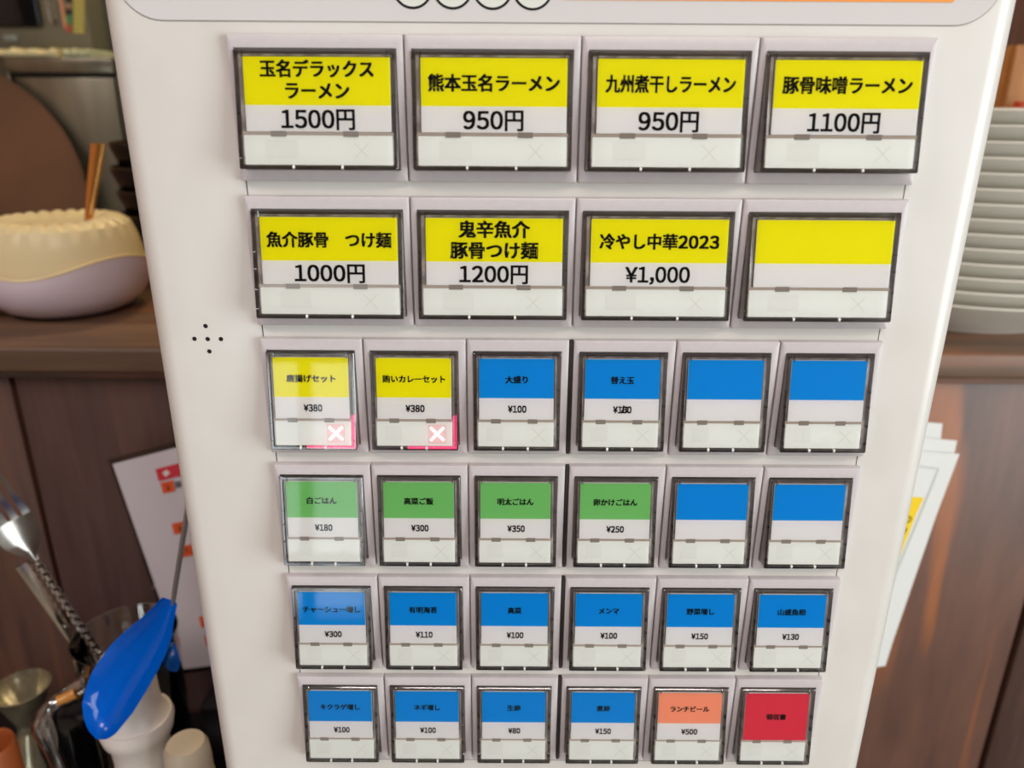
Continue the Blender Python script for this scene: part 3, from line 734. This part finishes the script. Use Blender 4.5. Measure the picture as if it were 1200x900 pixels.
RY = .2515
pm = mat('white_paper', rgb(222, 224, 222), .6)
sh = [([(1060, 493), (1104.5, 496.5), (1101, 530), (1050, 700), (1040, 700)], RY+.004, 'white paper sheet rearmost of three behind the machine on right'),
      ([(1060, 511), (1121.5, 516.5), (1116, 545), (1050, 740), (1030, 740)], RY+.002, 'white paper sheet in the middle of three behind machine on right'),
      ([(1060, 528), (1124.5, 532), (1098, 602), (1047, 750), (1037.5, 780.5), (1010, 784)], RY, 'white menu sheet with yellow print, front of three on right')]
for k, (pts, Y, lb) in enumerate(sh):
    t = thing('paper_sheet', lb, 'paper', at(1050, 780, Y), 'papers tucked behind the machine on the right')
    b = bmesh.new(); poly_plate(b, sheetpts(pts, Y), .0004); center_obj('sheet', b, pm, t, smooth=False)
gl = mat('thin_grey_line', rgb(176, 178, 178), .6)
def line(pts, wpx, Y, parent):
    b = bmesh.new()
    for (u0_, v0_), (u1_, v1_) in zip(pts, pts[1:]):
        d = Vector((u1_-u0_, v1_-v0_)).normalized(); n = Vector((-d.y, d.x))*wpx/2
        b.faces.new([b.verts.new(at(*q, Y)) for q in ((u0_+n.x, v0_+n.y), (u1_+n.x, v1_+n.y), (u1_-n.x, v1_-n.y), (u0_-n.x, v0_-n.y))])
    center_obj('printed_border', b, gl, parent, smooth=False)
line([(1060, 544.5), (1100, 549.5), (1080, 600), (1050, 672), (1030, 745)], .9, RY-.0005, t)
patch('yellow_print', [(1055, 581), (1083, 583.5), (1074, 602), (1055, 651), (1040, 652)], mat('yellow_block', rgb(240, 204, 20), .6), t, RY-.0004)
label_text(t, 'つ', 1064, 609, RY-.0007, .0060, M['ink'], -.1, .7)
label_text(t, 'け', 1060, 622, RY-.0007, .0060, M['ink'], -.1, .7)

# ------------------------------------------------------------------ red stool far right
sp = at(1262, 872, .62)
st = thing('red_stool', 'round red vinyl stool with pale green band at bottom right', 'stool', (sp.x, .62, FLOOR))
rs = .0; R0 = (at(1262, 872, .62)-at(1184, 872, .62)).length; zc = at(1262, 850, .56).z
rvm = mat('red_vinyl', rgb(178, 60, 48), .35)
b = bmesh.new(); lathe(b, [(.0004, .058), (R0*.7, .056), (R0*.95, .048), (R0, .036), (R0, .022), (R0*.99, .020), (.0004, .020)], 48); obj('seat', b, rvm, st, (sp.x, .62, zc))
b = bmesh.new(); lathe(b, [(R0*.9, .020), (R0*1.012, .020), (R0*1.015, .008), (R0*.9, .008)], 48); o = obj('band', b, mat('pale_green_band', rgb(136, 152, 136), .3), st, (sp.x, .62, zc)); o['label'] = 'pale green band'
b = bmesh.new(); lathe(b, [(R0*.93, .008), (R0*.98, .006), (R0, -.06), (R0*.95, -.10), (.0004, -.10)], 48); obj('skirt', b, rvm, st, (sp.x, .62, zc))
b = bmesh.new(); lathe(b, [(.0004, zc-.10-FLOOR), (.03, zc-.10-FLOOR), (.03, .03), (.12, .012), (.12, 0), (.0004, 0)], 32); obj('pedestal', b, mat('stool_metal', rgb(120, 116, 110), .3, .9), st, (sp.x, .62, FLOOR))

# ------------------------------------------------------------------ lower left: glass with cutlery, blue spoon, jigger ...
glass = clear('tumbler_glass', (.88, .88, .86, 1), 1.55, .02, .06)
gr = atz(146, 742, -.245); GC = Vector((gr.x, gr.y, CT)); Rg = abs(atz(205, 742, -.245).x-gr.x)
GHt = -.245-CT
b = bmesh.new()
lathe(b, [(.0004, .004), (Rg*.62, .004), (Rg*.66, 0), (Rg*.74, .001), (Rg*.86, .06), (Rg*.97, GHt-.001), (Rg*.985, GHt), (Rg*.96, GHt+.0003), (Rg*.93, GHt-.002), (Rg*.80, .06), (Rg*.64, .008), (.0004, .008)], 56)
tb = thing('glass_tumbler', 'clear glass tumbler holding the fork and spoon handle', 'glass', GC)
obj('glass_wall', b, glass, tb, GC)
steelc = mat('cutlery_steel', rgb(196, 192, 186), .16, 1.0)
# fork: from inside glass up to left
def along(P, Q, t): return P+(Q-P)*t
fY = GC.y
P1 = at(42, 656, fY-.005); P0 = at(122, 775, fY+.004)
dirf = (P1-P0).normalized()
side = dirf.cross((CAM-P1).normalized()).normalized(); nf = side.cross(dirf).normalized()
if nf.dot(CAM-P1) < 0: nf = -nf; side = -side
fk = thing('dinner_fork', 'steel fork with twisted handle standing in the glass tumbler', 'fork', P0)
Lh = (P1-P0).length; PB_ = P0-dirf*.045
b = bmesh.new(); loops = []; n = 90
for k in range(n+1):
    t = k/n; c = P0+(P1-P0)*t; tw = t*2*PI*7; hw = .0024*(1-.35*max(0, t-.9)*10*0); th = .0013
    loops.append([c+(side*math.cos(q+tw)*hw*(1 if True else 1)+nf*math.sin(q+tw)*hw*1.0)*(1.0+.28*math.cos(2*q)) for q in [2*PI*j/8 for j in range(8)]])
loft(b, loops, True, True); obj('twisted_handle', b, steelc, fk, (0, 0, 0))
b = bmesh.new(); tube(b, [PB_, P0+dirf*.001], .0022, 8); obj('handle_end', b, steelc, fk, (0, 0, 0))
# fork head: outline in (s along, w across)
ppm = 60/Lh*0+1
pl = (at(42, 656, P1.y)-at(0, 578, P1.y)).length   # head visible length
def fp(s, w_, d=0): return P1+dirf*s+side*w_+nf*(d+.006*math.sin(min(1, max(0, s/(pl*1.35)))*PI)*-1)
b = bmesh.new(); rowsf = []
prof = [(0, .0024), (.004, .0034), (.009, .0075), (.015, .0112), (.022, .0125), (.030, .0128)]
sc = pl/.052
for s, hw in prof:
    rowsf.append([fp(s*sc, hw*sc*q, -.0012*(1-q*q)*sc) for q in (-1, -.66, -.33, 0, .33, .66, 1)])
rr_ = loft(b, rowsf, closed=False)
# tines
for q0_, q1_ in ((-1, -.62), (-.42, -.08), (.08, .42), (.62, 1)):
    ts = []
    for s in (.0300, .038, .048, .058, .066, .071):
        tp = (s-.030)/.041; a = .0128*sc; mid_ = (q0_+q1_)/2; hw = (q1_-q0_)/2*(1-.55*tp)
        ts.append([fp(s*sc, a*(mid_+hw*z)*(1-.08*tp), -.0004) for z in (-1, -.3, .3, 1)])
    loft(b, ts, closed=False)
bmesh.ops.solidify(b, geom=b.faces[:], thickness=.0014)
obj('head', b, steelc, fk, (0, 0, 0))
# spoon handle, flat
Q1 = at(26, 661, fY-.002); Q0 = at(112, 790, fY+.006)
d2 = (Q1-Q0).normalized(); s2 = d2.cross((CAM-Q1).normalized()).normalized(); n2 = s2.cross(d2)
b = bmesh.new(); loops = []
for k in range(13):
    t = k/12; c = Q0+(Q1-Q0)*t; hw = .0022+.0022*t
    loops.append([c+s2*(hw*cx_)+n2*(.0011*cy_) for cx_, cy_ in ((-1, -.6), (-1, .6), (-.7, 1), (0, .7), (.7, 1), (1, .6), (1, -.6), (0, -1))])
loft(b, loops, True, True); tag(center_obj('spoon_handle', b, steelc), 'plain flat steel spoon handle leaning below the fork in the tumbler', 'spoon')

# blue scoop spoon with steel rod handle
def interp(t, T):
    for (a, va), (c, vc) in zip(T, T[1:]):
        if t <= c: return va+(vc-va)*(t-a)/(c-a)
    return T[-1][1]
WT = [(0, .30), (.107, .48), (.214, .70), (.32, .86), (.43, .97), (.55, 1.0), (.64, 1.0), (.75, .93), (.845, .80), (.91, .64), (.95, .49), (.98, .30), (1.0, .04)]
CTB = [(0, 0), (.2, .04), (.43, -.12), (.64, -.20), (.845, -.18), (1, 0)]
def scoop(T0, T1, wmax, depth, nrm, L=44, K=13, w0=.30):
    ax = (T1-T0); sd = ax.normalized().cross(nrm).normalized(); nn = sd.cross(ax.normalized()).normalized()
    if nn.dot(nrm) < 0: nn = -nn
    csg = 1 if sd.x > 0 else -1
    rows = []
    for i in range(L+1):
        t = i/L
        wv = max(.0004, wmax*interp(t, WT)); cs = wmax*interp(t, CTB)
        row = []
        for j in range(K+1):
            s = -1+2*j/K
            dz = -depth*(1-s*s)*(wv/wmax)**.8
            row.append(T0+ax*t+sd*(wv*s+cs*csg)+nn*(dz+.003*math.sin(t*PI)))
        rows.append(row)
    b = bmesh.new(); loft(b, rows, closed=False); bmesh.ops.solidify(b, geom=b.faces[:], thickness=.0012); return b
bluep = mat('blue_plastic', rgb(0, 116, 232), .07)
T0 = at(199, 704, .085); T1 = at(113, 866, .045)
nrm = ((CAM-(T0+T1)/2).normalized()+Vector((-.30, 0, .05))).normalized()
bs = thing('blue_scoop', 'glossy bright blue plastic scoop with thin steel rod leaning on machine', 'scoop', T1)
wm = (at(150, 790, .065)-at(183, 790, .065)).length
b = scoop(T0, T1, wm, .0090, nrm); obj('scoop_bowl', b, bluep, bs, (0, 0, 0), ang=70)
b = bmesh.new(); tube(b, [T0+Vector((.0003, .002, -.004)), at(205, 690, .088), at(213, 640, .095), at(221, 590, .103), at(232, 530, .112)], [.0012, .0014, .0015, .0015, .0015], 10)
o = obj('rod_handle', b, mat('grey_steel_rod', rgb(150, 152, 156), .3, .9), bs, (0, 0, 0)); o['label'] = 'thin grey steel rod handle'
U0 = at(196, 750, GC.y+.0); U1 = at(207, 787, GC.y-.012)
b = scoop(U0, U1, .0050, .001, (CAM-U0).normalized(), 12, 7, .5)
tag(center_obj('blue_spoon_tip', b, bluep), 'small blue plastic spoon tip seen behind the scoop inside the glass', 'spoon')

# white dispenser bottle below the scoop
wc = at(161, 850, .10); wz = CT
sc_ = (at(168, 850, .10)-at(203, 850, .10)).length
WPt = at(170, 768, .10).z-CT
z1 = at(168, 838, .10).z-CT
wl = mat('white_plastic', rgb(216, 210, 205), .35)
wt = thing('white_squeeze_bottle', 'white plastic bottle with ringed cap under the blue scoop', 'bottle', (wc.x, .10, CT))
b = bmesh.new(); r_ = sc_
lathe(b, [(.0004, 0), (r_*.88, 0), (r_*.92, .004), (r_*.90, z1-.040), (r_*.87, z1-.038), (r_*.87, z1-.035), (r_*.90, z1-.033), (r_*.88, z1-.029), (r_*.90, z1-.027), (r_*.92, z1-.018), (r_*1.10, z1-.012), (r_*1.18, z1-.004), (r_*1.12, z1), (.0004, z1)], 48)
obj('body', b, wl, wt, (wc.x, .10, CT))
b = bmesh.new(); lathe(b, [(.0004, z1), (r_*1.05, z1), (r_*.92, z1+.003), (r_*.85, z1+.012), (r_*.80, WPt-.004), (r_*.66, WPt), (.0004, WPt)], 48); obj('cap', b, wl, wt, (wc.x, .10, CT))
# cream container to its right
CY = .075; cc = at(220, 885, CY); rc = (at(220, 885, CY)-at(246, 885, CY)).length; hc = at(222, 870, CY).z-CT
b = bmesh.new(); lathe(b, [(.0004, 0), (rc*.95, 0), (rc, .004), (rc, hc-.012), (rc*.95, hc-.004), (rc*.8, hc), (.0004, hc+.001)], 48)
cj = thing('cream_jar', 'cream lidded jar between white bottle and ticket machine', 'jar', (cc.x, CY, CT)); obj('jar', b, mat('cream_lid', rgb(184, 174, 154), .4), cj, (cc.x, CY, CT))
b = bmesh.new(); lathe(b, [(rc*1.0, hc-.030), (rc*1.02, hc-.0295), (rc*1.02, hc-.0255), (rc*1.0, hc-.025)], 48); o = obj('yellow_band', b, mat('yellow_band', rgb(206, 196, 70), .4), cj, (cc.x, CY, CT))

# steel jigger
jm = noisy('jigger_steel', rgb(190, 180, 150), rgb(170, 162, 138), 60, .22, .75)
jz = -.352; jc = atz(24, 805, jz); rj = abs(atz(55.5, 805, jz).x-jc.x)
J = Vector((jc.x, jc.y, CT)); hj = jz-CT; nk = hj-.037
b = bmesh.new()
lathe(b, [(.0004, .002), (rj*1.15, 0), (rj*1.25, .002), (rj*.95, nk*.55), (rj*.46, nk-.006), (rj*.42, nk), (rj*.50, nk+.005), (rj*.80, hj-.012), (rj*.98, hj-.001), (rj*1.02, hj), (rj*.97, hj+.0004), (rj*.90, hj-.006), (rj*.72, hj-.014), (rj*.40, nk+.008), (.0004, nk+.006)], 56)
tag(obj('steel_jigger', b, jm, None, J, ang=50), 'hourglass shaped steel jigger with wide open rim at lower left', 'jigger')
# clear bent glass spout with amber stopper
sp_ = thing('glass_cruet', 'clear glass cruet with bent spout and amber piece beside the jigger', 'cruet', atz(95, 900, CT))
gy = .125
pts = bez([at(104, 800, gy+.01), at(84, 812, gy+.01), at(62, 826, gy), at(52, 846, gy), at(60, 872, gy), at(72, 905, gy), at(82, 945, gy)], 8)
b = bmesh.new(); tube(b, pts, [.0065+.0015*math.sin(i*.3) for i in range(len(pts))], 14); obj('bent_spout', b, clear('cruet_glass', (.78, .77, .75, 1), 1.5, .08, .22), sp_, (0, 0, 0))
b = bmesh.new(); tube(b, [at(66, 822, gy-.002), at(78, 817, gy+.002), at(89, 812, gy+.004)], [.0032, .0036, .0036], 12); o = obj('amber_piece', b, mat('amber', rgb(190, 130, 60), .15), sp_, (0, 0, 0)); o['label'] = 'amber coloured piece inside the spout'
cz = Vector((GC.x-.050, GC.y-.085, 0)); b = bmesh.new(); rcz = .026
hh = .10
lathe(b, [(.0004, 0), (rcz*.9, 0), (rcz, .006), (rcz, hh-.01), (rcz*1.0, hh), (rcz*.97, hh), (rcz*.96, hh-.01), (rcz*.96, .008), (.0004, .004)], 48)
obj('cruet_body', b, clear('cruet_clear', (.80, .79, .78, 1), 1.5, .02, .03), sp_, (cz.x, cz.y, CT))
# orange cup at the very corner
oc = at(-8, 890, .12); b = bmesh.new(); ho = at(-8, 872, .12).z-CT
lathe(b, [(.0004, 0), (.012, 0), (.0155, .01), (.0155, ho-.003), (.0145, ho), (.013, ho-.003), (.012, .01), (.0004, .008)], 36)
tag(obj('orange_cup', b, mat('orange_glaze', rgb(150, 78, 40), .35), None, (oc.x, .12, CT)), 'orange brown cup cut off at the lower left corner', 'cup')
# black mill between jigger and scoop
bc = at(80, 868, .20); b = bmesh.new(); hb = at(80, 835, .20).z-CT
lathe(b, [(.0004, 0), (.020, 0), (.021, .01), (.018, hb*.5), (.021, hb-.015), (.019, hb-.004), (.012, hb), (.0004, hb+.001)], 36)
tag(obj('black_shaker', b, mat('black_gloss', rgb(16, 15, 16), .12, coat=.5), None, (bc.x, .20, CT)), 'glossy black shaker between the jigger and the blue scoop', 'shaker')
